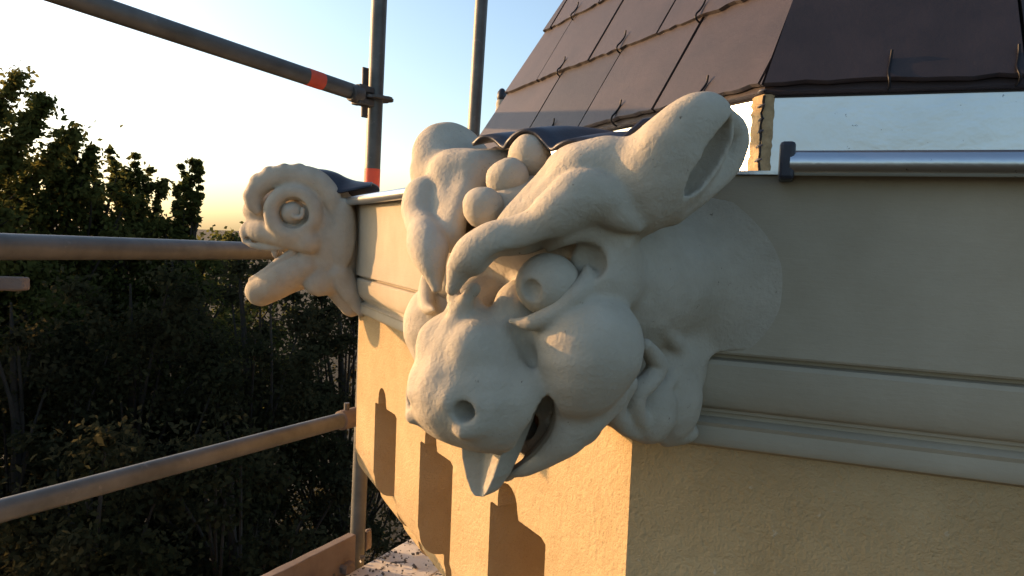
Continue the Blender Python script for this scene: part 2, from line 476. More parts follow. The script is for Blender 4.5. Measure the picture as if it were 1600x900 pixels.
# ================================================================== SDF sculpting
class Field:
    def __init__(s, lo, hi, h):
        s.lo = np.array(lo, float); s.h = h
        s.n = np.ceil((np.array(hi) - s.lo) / h).astype(int) + 1
        s.f = np.full(s.n, .08, np.float32)
        s.ax = [(s.lo[i] + h * np.arange(s.n[i])).astype(np.float32) for i in range(3)]
    def box(s, lo, hi):
        a = np.clip(np.floor((np.array(lo) - s.lo) / s.h).astype(int), 0, s.n); b = np.clip(np.ceil((np.array(hi) - s.lo) / s.h).astype(int) + 1, 0, s.n)
        sl = tuple(slice(a[i], b[i]) for i in range(3))
        X = s.ax[0][sl[0]][:, None, None]; Y = s.ax[1][sl[1]][None, :, None]; Z = s.ax[2][sl[2]][None, None, :]
        return sl, X, Y, Z
    def put(s, sl, d, k, op):
        f = s.f[sl]
        if f.size == 0: return
        if op == 'add':
            if k <= 0: s.f[sl] = np.minimum(f, d)
            else:
                hh = np.clip(.5 + .5 * (d - f) / k, 0, 1); s.f[sl] = d * (1 - hh) + f * hh - k * hh * (1 - hh)
        elif op == 'sub':
            d = -d
            if k <= 0: s.f[sl] = np.maximum(f, d)
            else:
                hh = np.clip(.5 - .5 * (d - f) / k, 0, 1); s.f[sl] = d * (1 - hh) + f * hh + k * hh * (1 - hh)
    def ell(s, c, r, k=.01, op='add', axis=None, up=(0, 0, 1)):
        """ellipsoid; axis = direction of r[0]; up hints r[2]"""
        c = np.array(c, float); r = np.array(r, float); R = max(r) + k + .012
        sl, X, Y, Z = s.box(c - R, c + R)
        p = [X - c[0], Y - c[1], Z - c[2]]
        if axis is not None:
            a = np.array(axis, float); a /= np.linalg.norm(a); u = np.array(up, float); u = u - a * (u @ a); u /= np.linalg.norm(u); b = np.cross(u, a)
            p = [p[0] * q[0] + p[1] * q[1] + p[2] * q[2] for q in (a, b, u)]
        k0 = np.sqrt((p[0] / r[0]) ** 2 + (p[1] / r[1]) ** 2 + (p[2] / r[2]) ** 2) + 1e-6
        k1 = np.sqrt((p[0] / r[0] ** 2) ** 2 + (p[1] / r[1] ** 2) ** 2 + (p[2] / r[2] ** 2) ** 2) + 1e-6
        s.put(sl, (k0 * (k0 - 1) / k1).astype(np.float32), k, op)
    def chain(s, pts, rs, k=.008, op='add', n=5, flat=None):
        P = catmull(pts, n)
        Rr = [float(x[0]) for x in catmull([[q] for q in (rs if hasattr(rs, '__len__') else [rs] * len(pts))], n)]
        P = np.array(P); mr = max(Rr) + k + .012
        sl, X, Y, Z = s.box(P.min(0) - mr, P.max(0) + mr)
        if 0 in s.f[sl].shape: return
        D = np.full(s.f[sl].shape, 1.0, np.float32)
        for i in range(len(P) - 1):
            a, b = P[i], P[i + 1]; ab = b - a; L2 = float(ab @ ab) + 1e-12
            t = np.clip(((X - a[0]) * ab[0] + (Y - a[1]) * ab[1] + (Z - a[2]) * ab[2]) / L2, 0, 1)
            d = np.sqrt((X - a[0] - t * ab[0]) ** 2 + (Y - a[1] - t * ab[1]) ** 2 + (Z - a[2] - t * ab[2]) ** 2) - (Rr[i] + (Rr[i + 1] - Rr[i]) * t)
            np.minimum(D, d, out=D)
        s.put(sl, D, k, op)
    def half(s, d, k, op='add'): s.put((slice(None),) * 3, d.astype(np.float32), k, op)
    def roughen(s, amp, wl, seed, n=14, mask=1.0):
        """hand-cut unevenness"""
        r = np.random.default_rng(seed); X = s.ax[0][:, None, None]; Y = s.ax[1][None, :, None]; Z = s.ax[2][None, None, :]
        for i in range(n):
            d = r.normal(size=3); d /= np.linalg.norm(d); k = 2 * math.pi / (wl * r.uniform(.6, 1.8)) * d; ph = r.uniform(0, 6.28)
            ax, ay, az_ = k[0] * X, k[1] * Y + ph, k[2] * Z
            s.f += (amp * r.uniform(.4, 1) / math.sqrt(n)) * (np.sin(ax + ay + az_) * mask).astype(np.float32)
    def to_mesh(s, name):
        g = openvdb.FloatGrid(); g.background = .08
        g.copyFromArray(np.clip(s.f, -.08, .08)); 
        pts, quads = g.convertToQuads(0.0)
        pts = pts * s.h + s.lo
        me = bpy.data.meshes.new(name)
        me.vertices.add(len(pts)); me.vertices.foreach_set('co', pts.astype(np.float32).ravel())
        q = quads[:, ::-1].astype(np.int32)
        me.loops.add(q.size); me.loops.foreach_set('vertex_index', q.ravel())
        me.polygons.add(len(q)); me.polygons.foreach_set('loop_start', np.arange(0, q.size, 4, dtype=np.int32))
        me.polygons.foreach_set('use_smooth', [True] * len(q))
        me.update(calc_edges=True); me.validate()
        return me

# ================================================================== THE GREAT GARGOYLE
A = az(aL - 112.5); V = az(aL - 202.5)
def K(x, y, v):
    """point on the plane `v` off the head's axis that shows at (x, y): local (u, v, w)"""
    r = ray(x, y); k = (v + C0 @ V) / (r @ V); P = r * k
    return np.array([(P - C0) @ A, v, P[2]])
def mir(p): return np.array([p[0], -p[1], p[2]])
garg = empty('gargoyle', (C0[0], C0[1], 0), math.atan2(A[1], A[0]))
tag(garg, 'large pale carved gargoyle beast head with tongue out on the near corner', 'gargoyle')
def ball_mesh(name, c, r, mat, parent, seg=32):
    bm = bmesh.new(); bmesh.ops.create_uvsphere(bm, u_segments=seg, v_segments=seg // 2, radius=1)
    for v in bm.verts:
        w_ = 1 + .03 * math.sin(3.1 * v.co.x + c[0] * 90) + .03 * math.sin(3.7 * v.co.y + 2.3 * v.co.z + c[2] * 70) + .012 * math.sin(9 * v.co.z + 7 * v.co.x)
        v.co *= w_
        v.co = Vector((v.co.x * r[0], v.co.y * r[1], v.co.z * r[2])) + Vector(c)
    me = bpy.data.meshes.new(name); bm.to_mesh(me); bm.free()
    me.polygons.foreach_set('use_smooth', [True] * len(me.polygons))
    return link(name, me, mat, parent)

VOX = .0026
G = Field((-.10, -.22, -.29), (.37, .22, .19), VOX)
def both(fn, *pts, **kw):
    fn(*pts, **kw)
def E2(c, r, k=.01, op='add', axis=None, up=(0, 0, 1)):
    G.ell(c, r, k, op, axis, up)
    G.ell(mir(c), r, k, op, None if axis is None else mir(axis), mir(up))
def C2(pts, rs, k=.008, op='add', n=5):
    G.chain(pts, rs, k, op, n); G.chain([mir(p) for p in pts], rs, k, op, n)

# masses
G.ell((.06, 0, -.045), (.165, .088, .105), .02)
G.ell((.14, 0, .000), (.115, .080, .062), .03)
E2((.09, .045, -.04), (.12, .058, .070), .03)
# the sides of the head flare softly into the fascia
Xg, Yg, Zg = G.ax[0][:, None, None], np.abs(G.ax[1])[None, :, None], G.ax[2][None, None, :]
wn_ = np.array([c22, math.sin(math.radians(22.5)), 0])
C2([(.13, .048, -.037), (.04, .055, -.038), (-.05, .066, -.042)], [.043, .046, .048], .03)
WN = Xg * c22 + Yg * math.sin(math.radians(22.5)) + 0 * Zg        # distance out from the masonry
G.half(np.maximum(WN - .0234, np.maximum(Zg - .055, -.113 - Zg)), .056)
E2(K(948, 425, .094), (.045, .026, .042), .03)
G.ell((.14, 0, -.150), (.08, .062, .050), .02)
# forehead ridges running back under the lead
G.ell((.20, 0, .030), (.065, .05, .035), .02)
rid = [(.07, .072, .060), (.14, .068, .070)] + [K(898, 262, .064), K(872, 280, .057), K(848, 300, .050), K(820, 323, .042), K(794, 346, .034), K(776, 366, .028)]
C2(rid, [.03, .03, .0185, .017, .015, .0125, .010, .007], .006)
C2([K(*p) - np.array([.003, 0, .001]) for p in ((892, 275, .080), (868, 294, .071), (842, 318, .061), (814, 342, .049), (786, 362, .039))], [.016, .015, .0135, .0115, .009], .010)
C2([K(925, 265, .090), K(958, 262, .104), K(990, 288, .118), K(998, 312, .124)], [.020, .027, .034, .028], .035)
E2((.125, .068, .064), (.105, .048, .033), .012)
# brow
bp = [(706, 452, .010), (722, 415, .020), (744, 396, .031), (774, 379, .045), (807, 366, .060), (841, 352, .076), (875, 327, .090), (905, 308, .099), (940, 312, .111), (968, 334, .123), (992, 352, .132)]
C2([K(*p) for p in bp], [.0055, .0130, .0185, .0190, .0165, .0165, .0205, .0238, .0210, .0145, .007], .004)
C2([K(*p) - np.array([.014, 0, .002]) for p in ((780, 372, .040), (820, 362, .058), (865, 335, .078), (900, 315, .09), (935, 300, .1))], [.014, .018, .022, .022, .02], .012)
# cheeks
E2(K(920, 543, .092), (.052, .048, .052), .005)
E2(K(905, 600, .084), (.034, .030, .032), .02)
# eye socket
E2(K(864, 428, .083), (.036, .036, .030), .006, 'sub')
E2(K(800, 428, .058), (.026, .022, .022), .008, 'sub')
E2(K(752, 484, .030) - np.array([.050, 0, 0]), (.026, .022, .026), .02)
E2(K(772, 548, .030) - np.array([.030, 0, 0]), (.042, .030, .038), .015)
E2(K(906, 408, .098), (.026, .022, .020), .004, 'sub')
# lids
lo_ = [(917, 420, .094), (917, 436, .097), (900, 460, .096), (874, 483, .087), (832, 504, .069), (796, 501, .050)]
C2([K(*p) for p in lo_], [.004, .0075, .0095, .009, .007, .002], .005)
C2([K(*p) - np.array([.008, .004, .004]) for p in ((925, 430, .100), (918, 465, .098), (888, 495, .088), (845, 512, .074))], [.004, .008, .008, .004], .010)
C2([K(858, 390, .068), K(880, 372, .083), K(915, 362, .095), (K(950, 368, .106)), K(972, 380, .115)], [.003, .007, .009, .009, .006], .008)
# nose bridge and muzzle
G.chain([K(712, 478, 0) - np.array([.02, 0, 0]), K(712, 505, 0) - np.array([.018, 0, 0]), (.280, 0, -.115)], [.010, .012, .030], .010)
G.chain([(.283, 0, -.078), (.276, 0, -.108), (.271, 0, -.134)], [.017, .039, .057], .010)
E2((.288, .020, -.100), (.036, .028, .030), .014)
G.ell((.264, 0, -.143), (.075, .060, .053), .014)
E2((.262, .030, -.148), (.058, .034, .046), .016)
G.chain([K(712, 492, 0) - np.array([.004, 0, 0]), K(695, 540, 0) - np.array([.003, 0, 0]), K(674, 605, 0) - np.array([.006, 0, 0]), K(668, 640, 0) - np.array([.012, 0, 0])], [.006, .008, .010, .007], .012)
C2([K(802, 516, .050), K(824, 548, .058), K(836, 584, .062), K(856, 612, .066)], [.003, .005, .005, .004], .008, 'sub')
E2(K(812, 618, .052) - np.array([.010, 0, 0]), (.028, .022, .026), .012)
# wrinkles on the bridge
for (x, y, v, r) in ((729, 452, .014, .0065), (716, 470, .008, .0065), (708, 484, .0, .007)):
    E2(K(x, y, v) - np.array([.009, 0, 0]), (r, r, r), .008)
# nostrils
nc = K(726, 641, .033)
cd = np.array([.72, .69, .05])
E2(nc + np.array([-.007, -.002, -.006]), (.014, .014, .015), .008)
C2([K(698, 628, .022), K(712, 611, .024), K(738, 610, .032), K(754, 636, .040), K(745, 666, .040), K(722, 676, .034)], [.003, .006, .0065, .0075, .007, .004], .010)
C2([nc + cd * .03, nc + cd * .004, nc - np.array([.022, -.002, -.006])], [.0105, .0095, .006], .004, 'sub')
# lower jaw: a rim either side that meets at the chin, mouth hollowed out
jaw = [(935, 610, .082), (905, 645, .076), (882, 680, .066), (856, 705, .051), (825, 725, .032), (800, 733, .012), (790, 735, 0)]
C2([K(*p) for p in jaw], [.028, .026, .020, .0145, .011, .0085, .008], .010)
G.ell((.185, 0, -.196), (.085, .058, .020), .012)
G.chain([(.13, 0, -.160), (.20, 0, -.180), (.26, 0, -.200)], [.020, .020, .016], .006, 'sub')
cut = [K(856, 617, .066), K(846, 645, .060), K(829, 680, .048), K(806, 710, .028), K(793, 726, .010)]
for q in (-.012, .006, .022, .036):
    G.chain([p - cd * q for p in cut], [.0075, .0145, .016, .0125, .007], .002, 'sub')
# ears
ea = K(1008, 300, .126); et = K(1112, 186, .164)
eax = et - ea; el = np.linalg.norm(eax); eax /= el
ec = (ea + et) / 2
eup = np.array([-.35, .9, .1])
E2(ec - eax * .002, (.064, .054, .033), .010, 'add', eax, eup)
E2(ea + eax * .016, (.046, .046, .034), .015, 'add', eax, eup)
G.chain([K(1124, 180, .160), K(1145, 208, .160), K(1138, 250, .158), K(1098, 292, .150), K(1050, 326, .138)], [.012, .014, .014, .013, .014], .010)
hc = K(1103, 245, .170)
E2(hc, (.043, .0175, .027), .004, 'sub', eax, np.array([.3, .95, .05]))
# mane tufts against the cornice
E2((.02, .045, -.14), (.06, .050, .055), .02)
for pts, rs in (([(1052, 496, .078), (1097, 530, .070), (1108, 555, .066), (1088, 582, .068), (1070, 615, .068), (1066, 648, .064), (1090, 672, .054), (1120, 682, .046)], [.004, .009, .011, .011, .011, .011, .009, .005]),
                ([(1018, 500, .096), (1056, 545, .086), (1054, 575, .083), (1034, 602, .084), (1028, 638, .080), (1046, 668, .070), (1078, 684, .060)], [.006, .011, .012, .012, .012, .010, .006]),
                ([(1005, 540, .104), (1024, 572, .100), (1010, 595, .099), (992, 615, .095), (988, 642, .089), (1006, 668, .080), (1036, 686, .070)], [.008, .012, .012, .012, .012, .010, .006]),
                ([(972, 600, .096), (958, 625, .090), (958, 648, .086), (974, 668, .080), (1004, 686, .072)], [.014, .014, .012, .010, .006])):
    C2([K(p[0], p[1], p[2] - .006) - np.array([.004, 0, 0]) for p in pts], [.92 * q for q in rs], .005)
E2(K(1050, 672, .060), (.030, .030, .016), .015)
E2(K(1020, 630, .070) - np.array([.044, 0, 0]), (.036, .030, .050), .004)
E2(K(985, 650, .070) - np.array([.038, 0, 0]), (.032, .028, .036), .004)
# cut what lies inside the masonry
G.half(np.broadcast_to((Xg * c22 + Yg * math.sin(math.radians(22.5))) + .02 + 0 * Zg, G.f.shape), 0, 'sub')
G.roughen(.0005, .030, 4, 14, np.clip((WN - .032) / .05, 0, 1)); gm = G.to_mesh('head')
head = link('head', gm, M['carved'], garg)
for (x, y, r) in ((752, 321, .0198), (788, 277, .0205), (824, 241, .0215)):
    ball_mesh('forehead_ball', K(x, y, 0) - np.array([.004, 0, .002]), (r, r, r * 1.02), M['carved'], garg)
for s in (1, -1):
    e = K(832, 445, .066) - np.array([.021, 0, 0]); e[1] *= s
    if s < 0: e[0] -= .014
    F_ = Field(e - .04, e + .04, .0016)
    F_.ell(e, (.029, .029, .028), 0)
    pd = np.array([1.0, s * .14, -.16]); pd /= np.linalg.norm(pd)
    pc = e + pd * .0285
    F_.ell(pc, (.0085, .0095, .0095), .003, 'sub', pd)
    q_ = e + (pd + np.array([-.30, s * .34, .22])) * .029
    F_.chain([pc - pd * .002, q_], [.0035, .0012], .001, 'sub')
    link('eyeball', F_.to_mesh('eyeball'), M['carved'], garg)
# tongue: a channel that hangs over the lip
def tongue():
    rows = []
    spec = [  # far crest, valley, near crest, outer near ; pixel + lateral
        ((735, 650, -.022), (764, 650, -.002), (800, 636, .028), (832, 630, .038)),
        ((719, 684, -.022), (757, 687, -.004), (791, 673, .026), (818, 667, .036)),
        ((721, 715, -.020), (751, 722, -.004), (782, 712, .022), (803, 706, .030)),
        ((727, 746, -.016), (748, 754, -.003), (770, 748, .016), (786, 742, .022)),
        ((735, 768, -.010), (747, 773, -.002), (760, 770, .009), (769, 765, .012)),
        ((741, 776, -.004), (747, 778, 0), (753, 777, .004), (758, 774, .006))]
    for r in spec:
        f_, v_, n_, o_ = [K(*q) for q in r]
        v_ = v_ - np.array([.004, 0, .0]); o_ = o_ - np.array([.012, 0, 0])
        bk = (f_ + o_) / 2 - np.array([.022, 0, .0]); bf = f_ - np.array([.015, .002, 0])
        rows.append([f_, v_, n_, o_, bk, bf])
    vs = [p for r in rows for p in r]; m = 6; fs = []
    for i in range(len(rows) - 1):
        for q in range(m): fs.append((i * m + q, i * m + (q + 1) % m, (i + 1) * m + (q + 1) % m, (i + 1) * m + q))
    fs.append(tuple(range(m))); fs.append(tuple(range((len(rows) - 1) * m, len(rows) * m)))
    o = fixn(mesh('tongue', vs, fs, M['carved'], garg))
    b = bevel(o, .0018, 2, 20)
tongue()
ball_mesh('palate', K(846, 655, .030) - np.array([.050, .006, .004]), (.040, .034, .030), M['mouth'], garg, 24)

# lead sheet dressed over the crown of the head
def lead_sheet():
    fr = [(738, 226, -.080), (752, 214, -.066), (769, 217, -.052), (785, 231, -.034), (792, 223, -.022), (803, 211, -.012), (818, 204, 0), (836, 209, .012), (850, 224, .024), (861, 234, .034), (872, 227, .045), (886, 221, .055), (905, 221, .066), (924, 228, .079), (942, 236, .092), (960, 229, .100), (982, 207, .106), (1006, 186, .110)]
    F1 = [K(*p) for p in fr]
    F1 = catmull(F1, 4); n = len(F1); rows = []
    m = 12
    for i, p in enumerate(F1):
        q = i / (n - 1)
        end = np.array([-.03, p[1] * 1.0, .128 + .008 * math.sin(q * 9) * (1 - abs(2 * q - 1))])
        row = []
        for j in range(m + 1):
            t = j / m
            z = p[2] + (end[2] - p[2]) * t + .012 * math.sin(math.pi * t) * (1 - t)
            row.append(np.array([p[0] + (end[0] - p[0]) * t, p[1] + (end[1] - p[1]) * t, z]))
        rows.append(row)
    vs = [v for r in rows for v in r]; fs = []
    w = m + 1
    for i in range(n - 1):
        for j in range(m): fs.append((i * w + j, (i + 1) * w + j, (i + 1) * w + j + 1, i * w + j + 1))
    o = mesh('lead_cap', vs, fs, M['lead'], None, smooth=60)
    o.location = garg.location; o.rotation_euler = garg.rotation_euler
    md = o.modifiers.new('solid', 'SOLIDIFY'); md.thickness = .0035; md.offset = 0
    tag(o, 'dark wavy lead sheet dressed over the crown of the large gargoyle', 'lead flashing')
lead_sheet()

# ================================================================== THE SMALL RAM-HORNED GARGOYLE
D0 = octv(1)
A2 = az(aL - 67.5); V2 = az(aL - 67.5 - 90)
def KD(zx, zy, v):
    """point on the plane `v` towards the near side of the far head: local (u, v, w)"""
    r = ray(350 + zx / 3.2129, 240 + zy / 3.2129); k = (v + D0 @ V2) / (r @ V2); P = r * k
    return np.array([(P - D0) @ A2, v, P[2]])
ramt = empty('ram_gargoyle', (D0[0], D0[1], 0), math.atan2(A2[1], A2[0]))
tag(ramt, 'small pale carved ram head gargoyle with curled horn on the far corner', 'gargoyle')
G = Field((-.08, -.17, -.34), (.40, .17, .22), .0032)
Z = .00059
G.ell(KD(440, 330, 0), (.11, .085, .12), .02)
G.ell(KD(560, 420, 0), (.09, .10, .14), .03)
# snout
G.chain([KD(430, 360, 0), KD(300, 375, 0), KD(185, 385, 0)], [.08, .060, .042], .02)
C2([KD(128, 388, .026), KD(200, 392, .050), KD(300, 415, .070), KD(430, 440, .085)], [.026, .034, .034, .036], .010)
E2(KD(118, 400, .030), (.020, .022, .030), .008)
C2([KD(100, 440, .040), KD(150, 462, .052), KD(220, 472, .062), KD(300, 470, .074)], [.006, .009, .010, .008], .004)
G.ell(KD(200, 290, 0), (.06, .05, .05), .02)
E2(KD(120, 425, .046), (.008, .010, .006), .003, 'sub')
# lower jaw with open mouth
G.chain([KD(430, 560, 0), KD(330, 605, 0), KD(255, 650, 0), KD(190, 692, 0)], [.065, .056, .050, .043], .012)
C2([KD(420, 560, .050), KD(325, 604, .042), KD(250, 652, .032), KD(178, 690, .018)], [.045, .050, .047, .040], .012)
C2([KD(345, 498, .066), KD(275, 548, .060), KD(205, 600, .046), KD(140, 632, .026)], [.014, .015, .013, .010], .003)
G.chain([KD(330, 520, 0), KD(250, 550, 0), KD(140, 585, 0)], [.014, .026, .034], .006, 'sub')
E2(KD(255, 490, .060), (.010, .010, .020), .004)
E2(KD(150, 715, .028), (.012, .010, .010), .003, 'sub')
# throat lobes and neck
E2(KD(480, 640, .055), (.048, .035, .045), .006)
G.chain([KD(560, 560, 0), KD(600, 650, 0), KD(640, 760, 0)], [.08, .06, .035], .02)
C2([KD(590, 600, .06), KD(630, 690, .055), KD(690, 790, .05)], [.035, .03, .016], .01)
# ear-shaped leaf behind the horn
E2(KD(600, 400, .085), (.035, .02, .10), .01)
# horns
arch = [(565, 330), (540, 220), (470, 140), (385, 115), (300, 112), (225, 130), (165, 180), (145, 240), (165, 285)]
C2([KD(x, y, .078) for x, y in arch], [.016, .028, .032, .032, .031, .030, .028, .024, .014], .008)
for x, y in ((236, 112), (178, 146), (146, 212), (304, 98), (376, 98)):
    E2(KD(x, y, .075), (.028, .030, .028), .002)
ring = [(345 + 108 * math.cos(a), 298 + 104 * math.sin(a)) for a in [math.radians(q) for q in range(-200, 161, 20)]]
C2([KD(x, y, .098) for i, (x, y) in enumerate(ring)], [.0225] * len(ring), .016)
E2(KD(347, 297, .112), (.044, .030, .043), .004, 'sub')
E2(KD(348, 298, .084), (.0335, .036, .0335), .002)
C2([KD(330, 285, .115), KD(355, 320, .117), KD(390, 315, .115), KD(395, 280, .113)], [.004, .006, .007, .005], .003)
C2([KD(335, 300, .122), KD(350, 280, .122), KD(365, 295, .122), KD(385, 300, .120)], [.003, .003, .003, .003], .001, 'sub', 3)
Xg, Yg, Zg = G.ax[0][:, None, None], np.abs(G.ax[1])[None, :, None], G.ax[2][None, None, :]
G.half(np.broadcast_to((Xg * c22 + Yg * math.sin(math.radians(22.5))) + .02 + 0 * Zg, G.f.shape), 0, 'sub')
G.roughen(.0008, .035, 9); link('head', G.to_mesh('head'), M['carved'], ramt)
# plain stone block the head springs from: thin shield on the corner
def ram_lead():
    fr = [(365, 82), (430, 100), (490, 125), (535, 160), (570, 192), (610, 188), (680, 172), (740, 160)]
    tp = [(385, 78), (450, 80), (520, 82), (570, 92), (615, 112), (660, 132), (700, 146), (745, 156)]
    rows = []
    for a, b in zip(catmull([KD(*p, .095) for p in fr], 4), catmull([KD(*p, .0) for p in tp], 4)):
        rows.append([a, a * .6 + b * .4 + np.array([0, 0, .012]), b + np.array([0, 0, .004]), mir(a) * .6 + b * .4 + np.array([0, 0, .010]), mir(a)])
    vs = [v for r in rows for v in r]; fs = []
    for i in range(len(rows) - 1):
        for j in range(4): fs.append((i * 5 + j, (i + 1) * 5 + j, (i + 1) * 5 + j + 1, i * 5 + j + 1))
    o = mesh('lead_cap', vs, fs, M['lead'], None, smooth=70)
    o.location = ramt.location; o.rotation_euler = ramt.rotation_euler
    m = o.modifiers.new('sub', 'SUBSURF'); m.levels = 1; m.render_levels = 2
    m = o.modifiers.new('solid', 'SOLIDIFY'); m.thickness = .004
    tag(o, 'black lead flashing draped over the back of the ram head', 'lead flashing')
ram_lead()

# ================================================================== SCAFFOLD
def at(x, y, Y):
    r = ray(x, y); return Vector(r * (Y / r[1]))
TR = .0262
def scaf_tube(name, a, b, label, cat, origin=None, r=TR, group=None):
    t = empty(name, origin or a); tag(t, label, cat, group)
    v, f = tube([a, b], r, 28)
    vi, fi = tube([a, b], r - .004, 28, False)
    mesh('pipe', [p - t.location for p in v], f, M['steel'], t, smooth=40)
    return t
def band(t, a, b, r=TR):
    v, f = tube([a, a.lerp(b, .5), b], r + .0006, 28)
    mesh('paint_band', [p - t.location for p in v], f, M['orange'], t, smooth=40)
def rosette(t, c, axis_u):
    u = Vector(axis_u).normalized()
    bm = bmesh.new()
    n = 32
    for z in (-.0045, .0045):
        for i in range(n):
            a = 2 * math.pi * i / n; r_ = .061 - (.006 if i % 4 == 0 else 0)
            bm.verts.new(c + Vector((math.cos(a) * r_, math.sin(a) * r_, z)))
    bm.verts.ensure_lookup_table()
    for i in range(n):
        j = (i + 1) % n; bm.faces.new([bm.verts[i], bm.verts[j], bm.verts[n + j], bm.verts[n + i]])
    bm.faces.new([bm.verts[i] for i in reversed(range(n))]); bm.faces.new([bm.verts[n + i] for i in range(n)])
    me = bpy.data.meshes.new('rosette'); bm.to_mesh(me); bm.free(); me.transform(Matrix.Translation(-t.location))
    link('rosette', me, M['steeldark'], t)
def ledger_head(t, c, d):
    """forked cast end and wedge where a ledger meets a standard; d points from the standard along the ledger"""
    d = Vector(d); d.z = 0; d.normalize(); Mx = Matrix((d, Vector((0, 0, 1)).cross(d), Vector((0, 0, 1)))).transposed()
    parts = []
    for z in (.021, -.021):
        parts.append(boxvf(c + d * .052 + Vector((0, 0, z)), (.030, .020, .011), Mx))
    parts.append(boxvf(c + d * .074, (.014, .022, .033), Mx))
    v, f = tube([c + d * .07, c + d * .11], [.031, .027], 20)
    parts.append((v, f))
    v, f = merge(*parts)
    o = mesh('ledger_head', [Vector(p) - t.location for p in v], f, M['steeldark'], t); bevel(o, .004)
    v, f = boxvf(c + d * .047 + Vector((0, 0, .012)), (.013, .004, .082), Mx)
    vv = [Vector(p) for p in v]
    o = mesh('wedge', [p - t.location for p in vv], f, M['steeldark'], t); bevel(o, .002)

YP = 2.52
pa, pb = at(595.5, -70, YP), at(556, 905, YP)
std1 = scaf_tube('scaffold_standard', pb, pa, 'upright scaffold tube rising behind the gutter with orange band and rosette', 'scaffold pole', pb)
def on1(y):
    return pb.lerp(pa, (905 - y) / 975)
band(std1, on1(252), on1(283))
cr = on1(145); rosette(std1, cr, (1, 0, 0))
std2 = scaf_tube('scaffold_standard', at(742 - .061 * 700, 875, 3.35), at(757, -75, 3.35), 'bare upright scaffold tube behind the far ear, against the sky', 'scaffold pole', None, .0285)
# upper guard rail
ra = cr + Vector((-.03, -.02, .004)); rb = at(150, 9, 1.80)
dirv = (rb - ra).normalized(); rb2 = ra + dirv * 1.6
rail1 = scaf_tube('scaffold_ledger', ra + dirv * .06, rb2, 'uppermost scaffold rail with a red paint mark, sloping up to the top left', 'scaffold rail')
L1 = (rb2 - ra).length
def on_line(a, b, x):
    best = None
    for i in range(400):
        p = a.lerp(b, i / 399.); q = (np.array(p) @ _R) / (np.array(p) @ _F) * FPX + 800
        if best is None or abs(q - x) < best[0]: best = (abs(q - x), p)
    return best[1]
band(rail1, on_line(ra, rb2, 478), on_line(ra, rb2, 503))
ledger_head(rail1, cr, dirv)
# middle rail
m1, m2 = at(-20, 385, 1.51), at(395, 392, 2.42)
m3 = m2 + (m2 - m1).normalized() * .25
scaf_tube('scaffold_ledger', m1, m3, 'level scaffold rail at mid height running behind the ram head', 'scaffold rail', None, .0285)
# lower rail
l1, l2 = at(-120, 830, 1.45), at(548, 653, 2.46)
rail3 = scaf_tube('scaffold_ledger', l1, l2, 'lowest scaffold rail slanting across the dark trees', 'scaffold rail')
d3 = (l2 - l1).normalized()
v, f = tube([l2 - d3 * .05, l2 - d3 * .046, l2 + d3 * .03, l2 + d3 * .034], [.027, .033, .033, .027], 20)
mesh('coupler', [p - rail3.location for p in v], f, M['wood'], rail3, smooth=40)
v, f = tube([l2 - d3 * .02 + Vector((0, 0, .02)), l2 - d3 * .02 + Vector((0, 0, .055))], .009, 10)
mesh('coupler_bolt', [p - rail3.location for p in v], f, M['steeldark'], rail3, smooth=40)

def board(name, a, b, up, w, th, mat, label, cat, group=None, parent=None, roundend=False):
    """plank from a to b (centre line); up = wide direction w, th = thickness"""
    a, b, up = Vector(a), Vector(b), Vector(up)
    x = (b - a).normalized(); z = (up - x * up.dot(x)).normalized(); y = z.cross(x)
    Mx = Matrix((x, y, z)).transposed()
    n = 14; bm = bmesh.new(); Ln = (b - a).length
    rings = []
    for i in range(n + 1):
        q = i / n; ring = []
        for sy, sz in ((-1, -1), (1, -1), (1, 1), (-1, 1)):
            ww = w / 2
            if roundend and q > .985: ww *= .75
            p = Vector((Ln * q, sy * th / 2 + random.uniform(-.0012, .0012), sz * ww + random.uniform(-.0006, .0006)))
            ring.append(bm.verts.new(Mx @ p))
        rings.append(ring)
    for i in range(n):
        for k in range(4): bm.faces.new([rings[i][k], rings[i][(k + 1) % 4], rings[i + 1][(k + 1) % 4], rings[i + 1][k]])
    bm.faces.new(list(reversed(rings[0]))); bm.faces.new(rings[-1])
    bmesh.ops.recalc_face_normals(bm, faces=bm.faces)
    me = bpy.data.meshes.new(name); bm.to_mesh(me); bm.free()
    o = link(name, me, mat, parent)
    o.location = a - (parent.location if parent is not None else Vector((0, 0, 0)))
    if label: tag(o, label, cat, group)
    return bevel(o, .003, 2)

